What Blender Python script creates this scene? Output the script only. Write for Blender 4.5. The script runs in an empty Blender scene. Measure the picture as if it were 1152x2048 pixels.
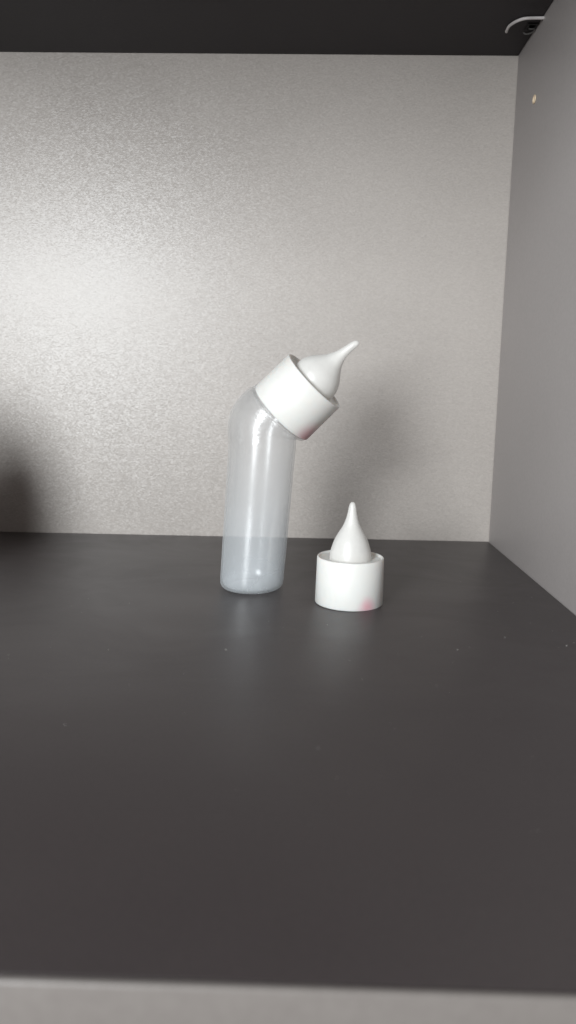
import bpy, bmesh, math, random
from mathutils import Vector, Matrix
random.seed(3)
S = bpy.context.scene
C = S.collection

# ------------------------------------------------------------ camera
H = 0.127                                   # lens height above the shelf
R = Matrix(((0.9996045, -0.01971815, 0.02005089),
            (0.02301225, 0.16371569, -0.98623912),
            (0.01616417, 0.98631048, 0.1641047)))
cd = bpy.data.cameras.new('camera')
cam = bpy.data.objects.new('camera', cd); C.objects.link(cam)
cam.matrix_world = Matrix.Translation((0, 0, H)) @ R.to_4x4()
cd.sensor_fit = 'VERTICAL'; cd.sensor_height = 36; cd.lens = 1500 / 2048 * 36
cd.clip_start = .01; cd.clip_end = 50
cd.dof.use_dof = True; cd.dof.focus_distance = .51; cd.dof.aperture_fstop = 8.5
S.camera = cam

# ------------------------------------------------------------ light
w = bpy.data.worlds.new('World'); S.world = w; w.use_nodes = True
w.node_tree.nodes['Background'].inputs[0].default_value = (1.0, .89, .86, 1)
w.node_tree.nodes['Background'].inputs[1].default_value = .30

def area(name, loc, target, sx, sy, power, col):
    l = bpy.data.lights.new(name, 'AREA'); l.shape = 'RECTANGLE'; l.size = sx; l.size_y = sy
    l.energy = power; l.color = col
    o = bpy.data.objects.new(name, l); C.objects.link(o); o.location = loc
    o.rotation_euler = (Vector(target) - Vector(loc)).to_track_quat('-Z', 'Z').to_euler()
    return o
area('window_light', (-.62, -1.0, .42), (-.05, .6, .15), .40, .72, 36.5, (.93, .975, 1.0))

S.cycles.max_bounces = 24; S.cycles.diffuse_bounces = 12; S.cycles.transmission_bounces = 16; S.cycles.transparent_max_bounces = 48; S.cycles.glossy_bounces = 6
S.view_settings.view_transform = 'Standard'; S.view_settings.look = 'None'
S.view_settings.gamma = 1; S.view_settings.exposure = 0

# ------------------------------------------------------------ node helpers
def mat(name):
    m = bpy.data.materials.new(name); m.use_nodes = True
    nt = m.node_tree; b = nt.nodes['Principled BSDF']
    return m, nt, b
def node(nt, t, **kw):
    n = nt.nodes.new(t)
    for k, v in kw.items():
        if k in n.inputs: n.inputs[k].default_value = v
        else: setattr(n, k, v)
    return n
def ramp(nt, pts):
    n = nt.nodes.new('ShaderNodeValToRGB'); e = n.color_ramp.elements
    while len(e) < len(pts): e.new(.5)
    for i, (p, c) in enumerate(pts): e[i].position = p; e[i].color = (*c, 1)
    return n

def laminate(name, c0, c1, rough, grain, bump, spec=.5, stretch=(1, 1, 1), flake=0):
    """melamine board: fine pearl grain in colour and relief"""
    m, nt, b = mat(name); L = nt.links.new
    tc = node(nt, 'ShaderNodeTexCoord')
    mp = node(nt, 'ShaderNodeMapping'); mp.inputs['Scale'].default_value = stretch; L(tc.outputs['Object'], mp.inputs[0])
    n1 = node(nt, 'ShaderNodeTexNoise', Scale=grain, Detail=3.0, Roughness=.65); L(mp.outputs[0], n1.inputs['Vector'])
    n2 = node(nt, 'ShaderNodeTexNoise', Scale=7.0, Detail=4.0); L(tc.outputs['Object'], n2.inputs['Vector'])
    ad = node(nt, 'ShaderNodeMath', operation='MULTIPLY_ADD'); ad.inputs[1].default_value = .55
    L(n1.outputs[0], ad.inputs[0])
    m2 = node(nt, 'ShaderNodeMath', operation='MULTIPLY'); m2.inputs[1].default_value = .45; L(n2.outputs[0], m2.inputs[0]); L(m2.outputs[0], ad.inputs[2])
    r = ramp(nt, [(.36, c0), (.64, c1)]); L(ad.outputs[0], r.inputs[0]); L(r.outputs[0], b.inputs['Base Color'])
    bp = node(nt, 'ShaderNodeBump', Strength=bump, Distance=.0006); L(n1.outputs[0], bp.inputs['Height']); L(bp.outputs[0], b.inputs['Normal'])
    if flake:   # pearl flakes: every ~1 mm cell of the lacquer leans its own way
        vo = node(nt, 'ShaderNodeTexVoronoi', Scale=flake); L(mp.outputs[0], vo.inputs['Vector'])
        sb = node(nt, 'ShaderNodeVectorMath', operation='SUBTRACT'); sb.inputs[1].default_value = (.5, .5, .5); L(vo.outputs['Color'], sb.inputs[0])
        sl = node(nt, 'ShaderNodeVectorMath', operation='MULTIPLY'); sl.inputs[1].default_value = (.105, 0, .23); L(sb.outputs[0], sl.inputs[0])
        an = node(nt, 'ShaderNodeVectorMath', operation='ADD'); L(sl.outputs[0], an.inputs[0]); L(bp.outputs[0], an.inputs[1])
        nn = node(nt, 'ShaderNodeVectorMath', operation='NORMALIZE'); L(an.outputs[0], nn.inputs[0]); L(nn.outputs[0], b.inputs['Normal'])
    rr = node(nt, 'ShaderNodeMapRange'); rr.inputs[3].default_value = rough - .05; rr.inputs[4].default_value = rough + .07
    L(n2.outputs[0], rr.inputs[0]); L(rr.outputs[0], b.inputs['Roughness'])
    b.inputs['Specular IOR Level'].default_value = spec
    return m
M_wall = laminate('pearl_grey_laminate', (.375, .342, .315), (.45, .412, .380), .44, 900, .2, .85, (.55, 1, 1.45), flake=1300)
M_side = laminate('grey_laminate', (.37, .343, .333), (.415, .386, .376), .5, 500, .15, .4)
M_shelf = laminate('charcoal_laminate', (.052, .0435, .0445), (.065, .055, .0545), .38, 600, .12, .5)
def wipe_marks(m):
    nt = m.node_tree; L = nt.links.new; b = nt.nodes['Principled BSDF']; tc = node(nt, 'ShaderNodeTexCoord')
    mp = node(nt, 'ShaderNodeMapping'); mp.inputs['Scale'].default_value = (10, 16, 10); mp.inputs['Rotation'].default_value = (0, 0, .5); L(tc.outputs['Object'], mp.inputs[0])
    n = node(nt, 'ShaderNodeTexNoise', Scale=1.0, Detail=7.0, Roughness=.62, Distortion=1.2); L(mp.outputs[0], n.inputs['Vector'])
    r = node(nt, 'ShaderNodeMapRange'); r.inputs[1].default_value = .38; r.inputs[2].default_value = .66; r.inputs[3].default_value = .40; r.inputs[4].default_value = .46
    L(n.outputs[0], r.inputs[0]); L(r.outputs[0], b.inputs['Roughness'])
wipe_marks(M_shelf)
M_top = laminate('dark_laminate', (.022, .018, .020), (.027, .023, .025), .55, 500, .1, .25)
M_edge = laminate('edge_banding', (.165, .150, .14), (.185, .17, .158), .4, 300, .1, .5)

def plain(name, col, rough=.5, spec=.5, var=.15):
    m, nt, b = mat(name); L = nt.links.new
    tc = node(nt, 'ShaderNodeTexCoord'); n = node(nt, 'ShaderNodeTexNoise', Scale=120.0, Detail=3.0); L(tc.outputs['Object'], n.inputs['Vector'])
    r = ramp(nt, [(.3, [c * (1 - var) for c in col]), (.7, [min(1, c * (1 + var)) for c in col])])
    L(n.outputs[0], r.inputs[0]); L(r.outputs[0], b.inputs['Base Color'])
    b.inputs['Roughness'].default_value = rough; b.inputs['Specular IOR Level'].default_value = spec
    return m
M_hole = plain('black_hole_lining', (.006, .006, .006), .6, .3)
M_cable = plain('white_cable_sheath', (.50, .47, .46), .45)
M_wire = plain('grey_wire_sheath', (.10, .095, .09), .5)
M_wood = plain('raw_chipboard', (.75, .60, .42), .7)
M_jar = plain('black_plastic', (.008, .006, .006), .5, .3)
M_dust = plain('dust', (.55, .53, .5), .9)

def collar_mat(name, stain, rad, strength, low=.0):
    """white polypropylene with a soft pink stain"""
    m, nt, b = mat(name); L = nt.links.new
    tc = node(nt, 'ShaderNodeTexCoord')
    d = node(nt, 'ShaderNodeVectorMath', operation='DISTANCE'); d.inputs[1].default_value = stain
    nz = node(nt, 'ShaderNodeTexNoise', Scale=140.0, Detail=2.0); L(tc.outputs['Object'], nz.inputs['Vector'])
    L(tc.outputs['Object'], d.inputs[0])
    a = node(nt, 'ShaderNodeMath', operation='MULTIPLY_ADD'); a.inputs[1].default_value = .003; L(nz.outputs[0], a.inputs[0]); L(d.outputs['Value'], a.inputs[2])
    mr = node(nt, 'ShaderNodeMapRange', interpolation_type='SMOOTHERSTEP'); mr.inputs[1].default_value = .001; mr.inputs[2].default_value = rad
    mr.inputs[3].default_value = strength; mr.inputs[4].default_value = 0; L(a.outputs[0], mr.inputs[0])
    mx = node(nt, 'ShaderNodeMix', data_type='RGBA'); L(mr.outputs[0], mx.inputs[0])
    mx.inputs[6].default_value = (.77, .752, .715, 1); mx.inputs[7].default_value = (.80, .30, .38, 1)
    L(mx.outputs[2], b.inputs['Base Color'])
    b.inputs['Subsurface Weight'].default_value = .7; b.inputs['Subsurface Radius'].default_value = (1, .8, .7); b.inputs['Subsurface Scale'].default_value = .004
    b.inputs['Roughness'].default_value = .42
    bp = node(nt, 'ShaderNodeBump', Strength=.15, Distance=.0002); n2 = node(nt, 'ShaderNodeTexNoise', Scale=300.0); L(tc.outputs['Object'], n2.inputs['Vector'])
    L(n2.outputs[0], bp.inputs['Height']); L(bp.outputs[0], b.inputs['Normal'])
    return m

def frosted(name, col, body, edge, rough, edge_pow=3.0, tint=(1, 1, 1), bump=.0, trans=.5, spec0=.045, grad=None):
    """thin translucent wall: haze scatters light, more where the wall is seen edge-on"""
    m = bpy.data.materials.new(name); m.use_nodes = True; nt = m.node_tree; nt.nodes.clear(); L = nt.links.new
    out = node(nt, 'ShaderNodeOutputMaterial')
    tc = node(nt, 'ShaderNodeTexCoord')
    lw = node(nt, 'ShaderNodeLayerWeight', Blend=.5)
    pw = node(nt, 'ShaderNodeMath', operation='POWER'); pw.inputs[1].default_value = edge_pow; L(lw.outputs['Facing'], pw.inputs[0])
    nz = node(nt, 'ShaderNodeTexNoise', Scale=45.0, Detail=4.0); L(tc.outputs['Object'], nz.inputs['Vector'])
    ma = node(nt, 'ShaderNodeMath', operation='MULTIPLY_ADD', use_clamp=True); ma.inputs[1].default_value = edge; L(pw.outputs[0], ma.inputs[0])
    mb = node(nt, 'ShaderNodeMapRange'); mb.inputs[1].default_value = .3; mb.inputs[2].default_value = .7
    mb.inputs[3].default_value = body * .9; mb.inputs[4].default_value = body * 1.1; L(nz.outputs[0], mb.inputs[0]); L(mb.outputs[0], ma.inputs[2])
    if grad:   # blown wall thicker and hazier towards the base; bluish scattered light painted in
        sx = node(nt, 'ShaderNodeSeparateXYZ'); L(tc.outputs['Object'], sx.inputs[0])
        gr = node(nt, 'ShaderNodeMapRange'); gr.inputs[1].default_value = .01; gr.inputs[2].default_value = .105; gr.inputs[3].default_value = grad[0] / body; gr.inputs[4].default_value = grad[1] / body; L(sx.outputs[2], gr.inputs[0])
        gm = node(nt, 'ShaderNodeMath', operation='MULTIPLY'); L(gr.outputs[0], gm.inputs[0]); L(mb.outputs[0], gm.inputs[1]); L(gm.outputs[0], ma.inputs[2])
        cr = node(nt, 'ShaderNodeMapRange'); cr.inputs[1].default_value = .005; cr.inputs[2].default_value = .09; L(sx.outputs[2], cr.inputs[0])
        cm = node(nt, 'ShaderNodeMix', data_type='RGBA'); L(cr.outputs[0], cm.inputs[0]); cm.inputs[6].default_value = (.90, .95, .985, 1); cm.inputs[7].default_value = (*col, 1)
    di = node(nt, 'ShaderNodeBsdfDiffuse', Color=(*col, 1)); tr = node(nt, 'ShaderNodeBsdfTranslucent', Color=(*col, 1))
    if grad: L(cm.outputs[2], di.inputs[0]); L(cm.outputs[2], tr.inputs[0])
    sc = node(nt, 'ShaderNodeMixShader'); sc.inputs[0].default_value = trans; L(di.outputs[0], sc.inputs[1]); L(tr.outputs[0], sc.inputs[2])
    tp = node(nt, 'ShaderNodeBsdfTransparent', Color=(*tint, 1))
    mx = node(nt, 'ShaderNodeMixShader'); L(ma.outputs[0], mx.inputs[0]); L(tp.outputs[0], mx.inputs[1]); L(sc.outputs[0], mx.inputs[2])
    gl = node(nt, 'ShaderNodeBsdfGlossy', Roughness=rough)
    p5 = node(nt, 'ShaderNodeMath', operation='POWER'); p5.inputs[1].default_value = 5; L(lw.outputs['Facing'], p5.inputs[0])
    fr = node(nt, 'ShaderNodeMath', operation='MULTIPLY_ADD', use_clamp=True); fr.inputs[1].default_value = .35; fr.inputs[2].default_value = spec0; L(p5.outputs[0], fr.inputs[0])
    m2 = node(nt, 'ShaderNodeMixShader'); L(fr.outputs[0], m2.inputs[0]); L(mx.outputs[0], m2.inputs[1]); L(gl.outputs[0], m2.inputs[2])
    if bump:
        n2 = node(nt, 'ShaderNodeTexNoise', Scale=60.0, Detail=5.0, Roughness=.6); L(tc.outputs['Object'], n2.inputs['Vector'])
        bp = node(nt, 'ShaderNodeBump', Strength=bump, Distance=.0006); L(n2.outputs[0], bp.inputs['Height'])
        if grad:   # fine residue droplets just below the bend
            n3 = node(nt, 'ShaderNodeTexNoise', Scale=420.0, Detail=2.0); L(tc.outputs['Object'], n3.inputs['Vector'])
            mk = node(nt, 'ShaderNodeMapRange', interpolation_type='SMOOTHSTEP'); mk.inputs[1].default_value = .066; mk.inputs[2].default_value = .092; mk.inputs[3].default_value = .0; mk.inputs[4].default_value = .35
            n4 = node(nt, 'ShaderNodeTexNoise', Scale=70.0); L(tc.outputs['Object'], n4.inputs['Vector'])
            th = node(nt, 'ShaderNodeMath', operation='GREATER_THAN'); th.inputs[1].default_value = .5; L(n4.outputs[0], th.inputs[0])
            L(sx.outputs[2], mk.inputs[0]); mm = node(nt, 'ShaderNodeMath', operation='MULTIPLY'); L(mk.outputs[0], mm.inputs[0]); L(th.outputs[0], mm.inputs[1])
            b3 = node(nt, 'ShaderNodeBump', Distance=.0005); L(mm.outputs[0], b3.inputs['Strength']); L(n3.outputs[0], b3.inputs['Height']); L(bp.outputs[0], b3.inputs['Normal']); bp = b3
        for q in (gl,): L(bp.outputs[0], q.inputs['Normal'])
    L(m2.outputs[0], out.inputs[0])
    return m
M_bottle = frosted('frosted_bottle_plastic', (.98, .98, .97), .25, .7, .2, 8.0, (.99, .993, .995), .12, .32, .085, grad=(.27, .12))
M_ring = frosted('clear_ring_plastic', (.98, .98, .97), .22, .3, .2, 6.0, (.99, .99, .99), .1, .3, .08)
M_sil = frosted('milky_silicone', (.965, .955, .93), .62, .28, .38, 2.0, (.98, .98, .97), .03, .25)

# ------------------------------------------------------------ mesh helpers
def link(name, bm, m, parent=None, smooth=True, sharp=35):
    me = bpy.data.meshes.new(name); bmesh.ops.recalc_face_normals(bm, faces=bm.faces) if False else None
    bm.to_mesh(me); bm.free(); me.materials.append(m)
    if smooth:
        me.polygons.foreach_set('use_smooth', [True] * len(me.polygons)); me.update()
        me.set_sharp_from_angle(angle=math.radians(sharp))
    o = bpy.data.objects.new(name, me); C.objects.link(o)
    if parent: o.parent = parent
    return o
def empty(name, loc, **props):
    o = bpy.data.objects.new(name, None); C.objects.link(o); o.location = loc; o.empty_display_size = .02
    for k, v in props.items(): o[k] = v
    return o
def slab(x0, x1, y0, y1, z0, z1, bev=.0008):
    bm = bmesh.new(); bmesh.ops.create_cube(bm, size=1)
    for v in bm.verts: v.co = Vector(((x0 + x1) / 2 + v.co.x * (x1 - x0), (y0 + y1) / 2 + v.co.y * (y1 - y0), (z0 + z1) / 2 + v.co.z * (z1 - z0)))
    if bev: bmesh.ops.bevel(bm, geom=bm.edges[:], offset=bev, segments=3, profile=.5, affect='EDGES')
    return bm
def lathe(profile, n=96, wob=None):
    """closed profile [(r,z)...] revolved about z; r=0 ends collapse to a point"""
    bm = bmesh.new(); rings = []
    for r, z in profile:
        if r < 1e-6: rings.append([bm.verts.new((0, 0, z))])
        else:
            ring = []
            for i in range(n):
                a = 2 * math.pi * i / n; rr = r * (1 + (wob(a, z) if wob else 0))
                ring.append(bm.verts.new((rr * math.cos(a), rr * math.sin(a), z)))
            rings.append(ring)
    for A, B in zip(rings, rings[1:]):
        for i in range(n):
            j = (i + 1) % n
            if len(A) == 1 and len(B) == 1: continue
            if len(A) == 1: bm.faces.new((A[0], B[i], B[j]))
            elif len(B) == 1: bm.faces.new((A[i], A[j], B[0]))
            else: bm.faces.new((A[i], A[j], B[j], B[i]))
    bmesh.ops.recalc_face_normals(bm, faces=bm.faces)
    return bm
def smoothprof(pts, n=6):
    """Catmull-Rom through profile points"""
    P = [Vector(p) for p in pts]; P = [2 * P[0] - P[1]] + P + [2 * P[-1] - P[-2]]; out = []
    for k in range(1, len(P) - 2):
        for i in range(n):
            t = i / n; a, b, c, d = P[k - 1:k + 3]
            out.append(.5 * ((2 * b) + (c - a) * t + (2 * a - 5 * b + 4 * c - d) * t * t + (3 * b - 3 * c + d - a) * t ** 3))
    out.append(P[-2]); return [(max(0, p[0]), p[1]) for p in out]
def tube(pts, rad, n=12, parent=None, name='cable', m=None):
    pts = [Vector(p) for p in pts]; bm = bmesh.new(); rings = []
    P = [2 * pts[0] - pts[1]] + pts + [2 * pts[-1] - pts[-2]]; path = []
    for k in range(1, len(P) - 2):
        for i in range(8):
            t = i / 8; a, b, c, d = P[k - 1:k + 3]
            path.append(.5 * ((2 * b) + (c - a) * t + (2 * a - 5 * b + 4 * c - d) * t * t + (3 * b - 3 * c + d - a) * t ** 3))
    path.append(P[-2])
    u = Vector((0, 0, 1))
    for i, p in enumerate(path):
        t = (path[min(i + 1, len(path) - 1)] - path[max(i - 1, 0)]).normalized()
        s = t.cross(u).normalized(); q = s.cross(t)
        rings.append([bm.verts.new(p + rad * (math.cos(2 * math.pi * k / n) * s + math.sin(2 * math.pi * k / n) * q)) for k in range(n)])
    for A, B in zip(rings, rings[1:]):
        for i in range(n): bm.faces.new((A[i], A[(i + 1) % n], B[(i + 1) % n], B[i]))
    bm.faces.new(rings[0][::-1]); bm.faces.new(rings[-1])
    bmesh.ops.recalc_face_normals(bm, faces=bm.faces)
    return link(name, bm, m, parent)

# ------------------------------------------------------------ cabinet compartment
XR, YB, YF, ZT, XL = .1586, .6306, .1432, .3812, -.62
cab = empty('cabinet', (0, YB, 0), label='charcoal cabinet compartment with pearl grey back and side panels around the bottle', category='cabinet')
def cpart(name, bm, m, parent=cab, **k):
    o = link(name, bm, m, None, **k)
    if parent is cab: o.parent = cab; o.matrix_parent_inverse = Matrix.Translation((0, -YB, 0))
    else: o.parent = parent; o.matrix_parent_inverse = Matrix.Identity(4)
    return o
cpart('back_panel', slab(XL, XR + .018, YB, YB + .008, -.018, ZT + .018, .0003), M_wall)
side = cpart('side_panel', slab(XR, XR + .018, YF - .001, YB - .0004, -.018, ZT + .018, .0006), M_side)
cpart('side_panel', slab(XL - .018, XL, YF - .001, YB, -.018, ZT + .018, .0006), M_side)
# shelf board and its front edge band
shelf = cpart('shelf_board', slab(XL + .0003, XR - .0003, YF, YB - .0004, -.018, 0, .0005), M_shelf)
cpart('edge_band', slab(XL + .0003, XR - .0003, YF - .0022, YF - .0001, -.0182, .0002, .0009), M_edge, shelf)
# top board with a square cut-out near the back right corner
hx0, hx1, hy0, hy1 = .1519, .1572, .5785, .5865
bm = bmesh.new(); xs = [XL, hx0, hx1, XR - .0003]; ys = [YF, hy0, hy1, YB - .0004]; z0, z1 = ZT, ZT + .018
V = {(i, j, k): bm.verts.new((xs[i], ys[j], (z0, z1)[k])) for i in range(4) for j in range(4) for k in range(2)}
for i in range(3):
    for j in range(3):
        if (i, j) != (1, 1): bm.faces.new((V[i, j, 0], V[i, j + 1, 0], V[i + 1, j + 1, 0], V[i + 1, j, 0]))
        bm.faces.new((V[i, j, 1], V[i + 1, j, 1], V[i + 1, j + 1, 1], V[i, j + 1, 1]))
for a, b in (((1, 1), (2, 1)), ((2, 1), (2, 2)), ((2, 2), (1, 2)), ((1, 2), (1, 1))):
    bm.faces.new((V[(*a, 0)], V[(*a, 1)], V[(*b, 1)], V[(*b, 0)]))
for a in range(3):
    bm.faces.new((V[a, 0, 0], V[a + 1, 0, 0], V[a + 1, 0, 1], V[a, 0, 1])); bm.faces.new((V[a, 3, 0], V[a, 3, 1], V[a + 1, 3, 1], V[a + 1, 3, 0]))
    bm.faces.new((V[0, a, 0], V[0, a, 1], V[0, a + 1, 1], V[0, a + 1, 0])); bm.faces.new((V[3, a, 0], V[3, a + 1, 0], V[3, a + 1, 1], V[3, a, 1]))
bmesh.ops.recalc_face_normals(bm, faces=bm.faces)
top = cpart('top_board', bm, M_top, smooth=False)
# black lining, the dark inside the cut-out put into its colour
bm = bmesh.new()
def addslab(bm, *a):
    t = slab(*a, 0); me = bpy.data.meshes.new('t'); t.to_mesh(me); t.free(); bm.from_mesh(me); bpy.data.meshes.remove(me)
for a in ((hx0 - .0012, hx0 + .0006, hy0 - .0012, hy1 + .0012), (hx1 - .0006, hx1 + .0010, hy0 - .0012, hy1 + .0012), (hx0 + .0006, hx1 - .0006, hy0 - .0012, hy0 + .0006), (hx0 + .0006, hx1 - .0006, hy1 - .0006, hy1 + .0012)):
    addslab(bm, *a, ZT - .0008, ZT + .012)
addslab(bm, hx0 + .0006, hx1 - .0006, hy0 + .0006, hy1 - .0006, ZT + .010, ZT + .0119)
cpart('hole_lining', bm, M_hole, top, smooth=False)
# shelf-pin hole in the side panel, lined with raw board
bm = lathe([(0, -.0004), (.0019, -.0003), (.0024, .0006), (.0029, .0006), (.0029, -.0001)], 32)
hole = link('pin_hole', bm, M_wood, side)
hole.matrix_local = Matrix.Translation((XR - .0003, .5765, .3312)) @ Matrix.Rotation(math.radians(-90), 4, 'Y')

# ------------------------------------------------------------ cable
zc = ZT - .0014
cb = tube([(.1627, .5672, zc), (.1542, .5673, zc), (.1459, .5682, zc), (.1410, .5725, zc), (.1382, .5791, zc), (.1381, .5851, zc), (.1386, .5885, zc + .0005), (.1390, .5897, ZT + .003)], .0010, m=M_cable)
lo = tube([(.1535, .5840, ZT + .004), (.1530, .5850, ZT + .0005), (.1545, .5846, zc + .0006), (.1575, .5845, zc + .0006), (.1578, .5880, zc + .0006), (.1560, .5914, zc + .0006), (.1528, .5922, zc + .0006), (.1500, .5922, ZT + .002)], .0005, m=M_wire)
lo['label'] = 'thin dark wire coming out of the black cut-out in the top board'; lo['category'] = 'wire'; lo.name = 'wire'
cb['label'] = 'thin white cable looping under the dark top board near the back right corner'; cb['category'] = 'cable'

# ------------------------------------------------------------ screw collar and nipple builders
def collar(h, rb, rt, m, parent, rn):
    t = .0016
    prof = [(rb - .0003, 0), (rb, .0004), (rb * .5 + rt * .5, h * .5), (rt, h - .0005), (rt - .0004, h), (rt - .0010, h - .0001), (rt - .0016, h - .0011),
            (rn + .0012, h - .0014), (rn - .0006, h - .0016), (rn - .0006, h - .0032), (rt - t, h - .0034), (rb - t, .0003), (rb - t + .0003, 0), (rb - .0003, 0)]
    def wob(a, z): return .0025 * math.sin(2 * a + .8) * (1 - z / h) + .0012 * math.sin(5 * a + 2)
    return link('collar', lathe(prof, 128, wob), m, parent, sharp=50)
def nipple(prof_out, z0, parent, thick=.0016, bend=0.0):
    n = len(prof_out); inner = []
    for i, (r, z) in enumerate(prof_out):
        a = Vector(prof_out[max(i - 1, 0)]); b = Vector(prof_out[min(i + 1, n - 1)]); d = (b - a).normalized(); nr = Vector((-d.y, d.x))
        th = thick if i < n - 8 else thick * .8
        p = Vector((r, z)) + nr * th
        if p.x > .0006: inner.append((p.x, p.y))
    top = inner[-1][1] + .0006
    prof = prof_out + [(0, top)][:0] + [(0, inner[-1][1])][:0]
    bm = lathe(prof_out, 96); b2 = lathe(inner + [(0, top)], 96)
    for f in b2.faces: f.normal_flip()
    me = bpy.data.meshes.new('t'); b2.to_mesh(me); b2.free(); bm.from_mesh(me); bpy.data.meshes.remove(me)
    zt = max(z for r, z in prof_out)
    for v in bm.verts:
        v.co.x += bend * (max(0, v.co.z - .5 * zt) / (.5 * zt)) ** 2
        v.co.z += z0
    return link('nipple', bm, M_sil, parent, sharp=60)

# ------------------------------------------------------------ spare cap standing on the shelf
cap = empty('bottle_cap', (.0285, .4375, 0.0002), label='loose white screw cap with teardrop nipple standing upright, pink stain at its base', category='bottle cap')
k = .000290
cap.rotation_euler = (0, math.radians(.6), 0)
collar(.0280, 70 * k, 68.5 * k, collar_mat('white_cap_plastic', (.0102, -.0185, .0016), .0110, .70), cap, 42 * k)
pr = smoothprof([(42.8, -6), (42.8, 4), (41.5, 14), (39, 22.6), (34, 36.5), (26.5, 50), (18.4, 63), (13.2, 75), (9.5, 88), (7.8, 98), (6.0, 105), (3.6, 109), (0, 110.3)])
nipple([(r * k, z * k * 1.065) for r, z in pr], .0267, cap)

# ------------------------------------------------------------ bent bottle
bot = empty('feeding_bottle', (-.0322, .4650, .0002), label='bent translucent feeding bottle with white screw collar and nipple pointing up to the right', category='bottle')
kb = .4745 / 1500 * 1.0
# centre line in the bottle's own frame (metres)
A = Vector((0, 0, 0)); lean = Vector((.0200, 0, .3)).normalized()
armd = Vector((.725, -.150, .670)).normalized()
L1 = .0962; Bp = A + lean * L1
cosb = lean.dot(armd); ang = math.acos(cosb); Rb = .0212
axis = lean.cross(armd).normalized(); inward = axis.cross(lean).normalized()
path = [(A + lean * (L1 * i / 40), lean.copy()) for i in range(41)]
for i in range(1, 25):
    a = ang * i / 24; q = Matrix.Rotation(a, 3, axis)
    path.append((Bp + inward * Rb - q @ (inward * Rb), (q @ lean).normalized()))
Ep = path[-1][0]
LA = .0072
for i in range(1, 9): path.append((Ep + armd * LA * i / 8, armd.copy()))
# arc length
s = [0]
for i in range(1, len(path)): s.append(s[-1] + (path[i][0] - path[i - 1][0]).length)
def at(d):
    d = max(0, min(d, s[-1])); i = max(j for j in range(len(s)) if s[j] <= d + 1e-12); i = min(i, len(s) - 2)
    t = (d - s[i]) / (s[i + 1] - s[i]); return path[i][0].lerp(path[i + 1][0], t), path[i][1].lerp(path[i + 1][1], t).normalized()
r0, r1 = .0201, .0208
def rad(d): return r0 + (r1 - r0) * min(1, d / .09)
def sweep(prof, bm, n=112, flip=False):
    """prof: (distance along centre line, radius)"""
    rings = []
    for d, r in prof:
        c, t = at(d); e = min(1, d / .06); t = Vector((0, 0, 1)).lerp(t, e).normalized()
        if d < 0: c = Vector((0, 0, d))
        yv = Vector((0, 1, 0)); xv = yv.cross(t).normalized(); yv = t.cross(xv).normalized()
        if r < 1e-6: rings.append([bm.verts.new(c)])
        else:
            g = .0024 * math.sin(math.pi * max(0, min(1, (d - L1 + .006) / (Rb * ang + .012)))) ** 2     # outer side of the bend is drawn out to a blunt corner
            rings.append([bm.verts.new(c + (r + g * max(0, -math.cos(2 * math.pi * q / n)) ** 2) * (math.cos(2 * math.pi * q / n) * xv + math.sin(2 * math.pi * q / n) * yv)) for q in range(n)])
    for P, Q in zip(rings, rings[1:]):
        for i in range(n):
            j = (i + 1) % n
            if len(P) == 1: f = (P[0], Q[j], Q[i])
            elif len(Q) == 1: f = (P[i], P[j], Q[0])
            else: f = (P[i], P[j], Q[j], Q[i])
            bm.faces.new(f if not flip else f[::-1])
bm = bmesh.new()
end = s[-1]
out = [(.0016, 0), (.0015, .006), (.0010, .011), (.0002, .0135), (0, .0150), (.0001, .0162), (.0007, .0178), (.0018, .0191), (.0035, .0199)] + [(.006 + (end - .012) * i / 70, None) for i in range(71)]
out = [(d, rad(d) if r is None else r) for d, r in out]
# neck: shoulder bead then step down inside the collar
neck = end - .0060
out += [(neck + .0002, r1), (neck + .0008, r1 - .0006), (neck + .0016, r1 - .0006), (neck + .0020, r1 - .0002), (neck + .0026, r1 - .0002), (neck + .0030, r1 - .0012), (end, r1 - .0012)]
out.sort(key=lambda p: 0)
sweep(out, bm)
T = .0011
inn = [(.0030, 0), (.0028, .006), (.0022, .011), (.0016, .0140), (.0018, .0162), (.0027, .0176), (.0045, .0187)] + [(.008 + (end - .008) * i / 70, None) for i in range(71)]
inn = [(d, (rad(d) - T if r is None else r)) for d, r in inn]
inn = [(d, min(r, r1 - .0024) if d > neck else r) for d, r in inn]
sweep(inn, bm, flip=True)
body = link('bottle_body', bm, M_bottle, bot, sharp=50)
# collar + nipple on the arm
hd = empty('cap', (0, 0, 0)); bpy.data.objects.remove(hd)
E2 = Vector((.0178, -.0030, .1112))
zx = Vector((.700, -.155, .700)).normalized(); xx = Vector((0, 1, 0)).cross(zx).normalized(); yy = zx.cross(xx).normalized()
MM = Matrix((xx, yy, zx)).transposed().to_4x4(); MM.translation = E2
m2 = collar_mat('white_collar_plastic', (.0200, -.0088, .0030), .0165, .52)
kc = .000317
co = collar(.0284, 70.8 * kc, 69.2 * kc, m2, bot, 46 * kc); co.matrix_local = MM
ring = link('neck_ring', lathe([(.0190, -.0026), (.0215, -.0026), (.0219, -.0023), (.0219, -.0017), (.0215, -.0014), (.0190, -.0014), (.0190, -.0026)], 96), M_ring, bot)
ring.matrix_local = MM @ Matrix.Translation((-.0005, 0, 0)) @ Matrix.Rotation(math.radians(-1.5), 4, 'Y')
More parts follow.
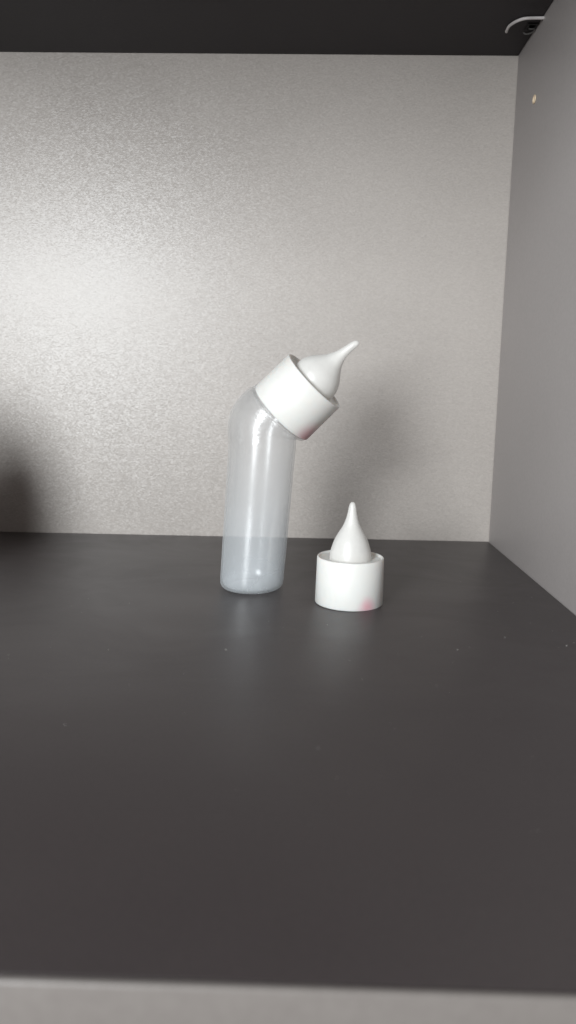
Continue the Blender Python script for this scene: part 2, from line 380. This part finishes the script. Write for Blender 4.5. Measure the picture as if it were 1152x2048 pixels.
pr = smoothprof([(44, -8), (45.8, 0), (46.2, 8), (44.3, 18), (38.5, 30), (29, 42), (20, 53), (14.5, 63), (11.2, 71), (9.0, 80), (7.8, 90), (7.0, 101), (5.6, 107.5), (3.2, 110.8), (0, 112)])
ni = nipple([(r * kc, z * kc) for r, z in pr], .0274, bot, bend=.0016); ni.matrix_local = MM

# ------------------------------------------------------------ unseen dark jar added left of the view to shade the back panel
jar = link('shadow_jar', lathe([(0, 0), (.040, 0), (.043, .003), (.043, .080), (.041, .092), (.036, .103), (.027, .111), (.024, .113), (.024, .122), (.021, .125), (0, .125)], 64), M_jar)
jar.location = (-.2970, .440, .0002); jar['label'] = 'unseen black rounded jar added at the far left to shade the back panel corner'; jar['category'] = 'jar'

# ------------------------------------------------------------ dust
bm = bmesh.new()
def speck(p, r):
    t = bmesh.ops.create_icosphere(bm, subdivisions=1, radius=r, matrix=Matrix.Translation(p) @ Matrix.Rotation(random.random() * 6, 4, 'Z') @ Matrix.Diagonal((random.uniform(.7, 1.8), random.uniform(.6, 1.2), random.uniform(.4, .7), 1)))
f_ = 1500.
def shelf_pt(px, py):
    r = R @ Vector((px - 576, 1024 - py, -f_)); t = -H / r.z; return r * t + Vector((0, 0, H))
for px, py in ((217, 1300), (163, 1225), (452, 1300), (843, 1275), (915, 1300), (873, 1372), (1010, 1275), (130, 1450), (1133, 1292), (655, 1250)):
    p = shelf_pt(px, py); p.z = .0002; speck(p, random.uniform(.00015, .0003))
for i in range(160):
    speck(Vector((random.uniform(-.30, .15), random.uniform(.2, .62), .0001)), random.uniform(.00006, .00018))
d = link('dust_specks', bm, M_dust, smooth=False); d['kind'] = 'stuff'; d['label'] = 'tiny pale dust specks scattered over the dark shelf'
for px, py, r in ((856, 757, .0008), (688, 690, .0003), (930, 420, .0003), (780, 560, .00025)):
    bm = bmesh.new(); q = R @ Vector((px - 576, 1024 - py, -f_)); q = q * (YB / q.y) + Vector((0, 0, H)); speck(q, r)
    cpart('scuff_mark', bm, M_dust, bpy.data.objects['back_panel'], smooth=False)
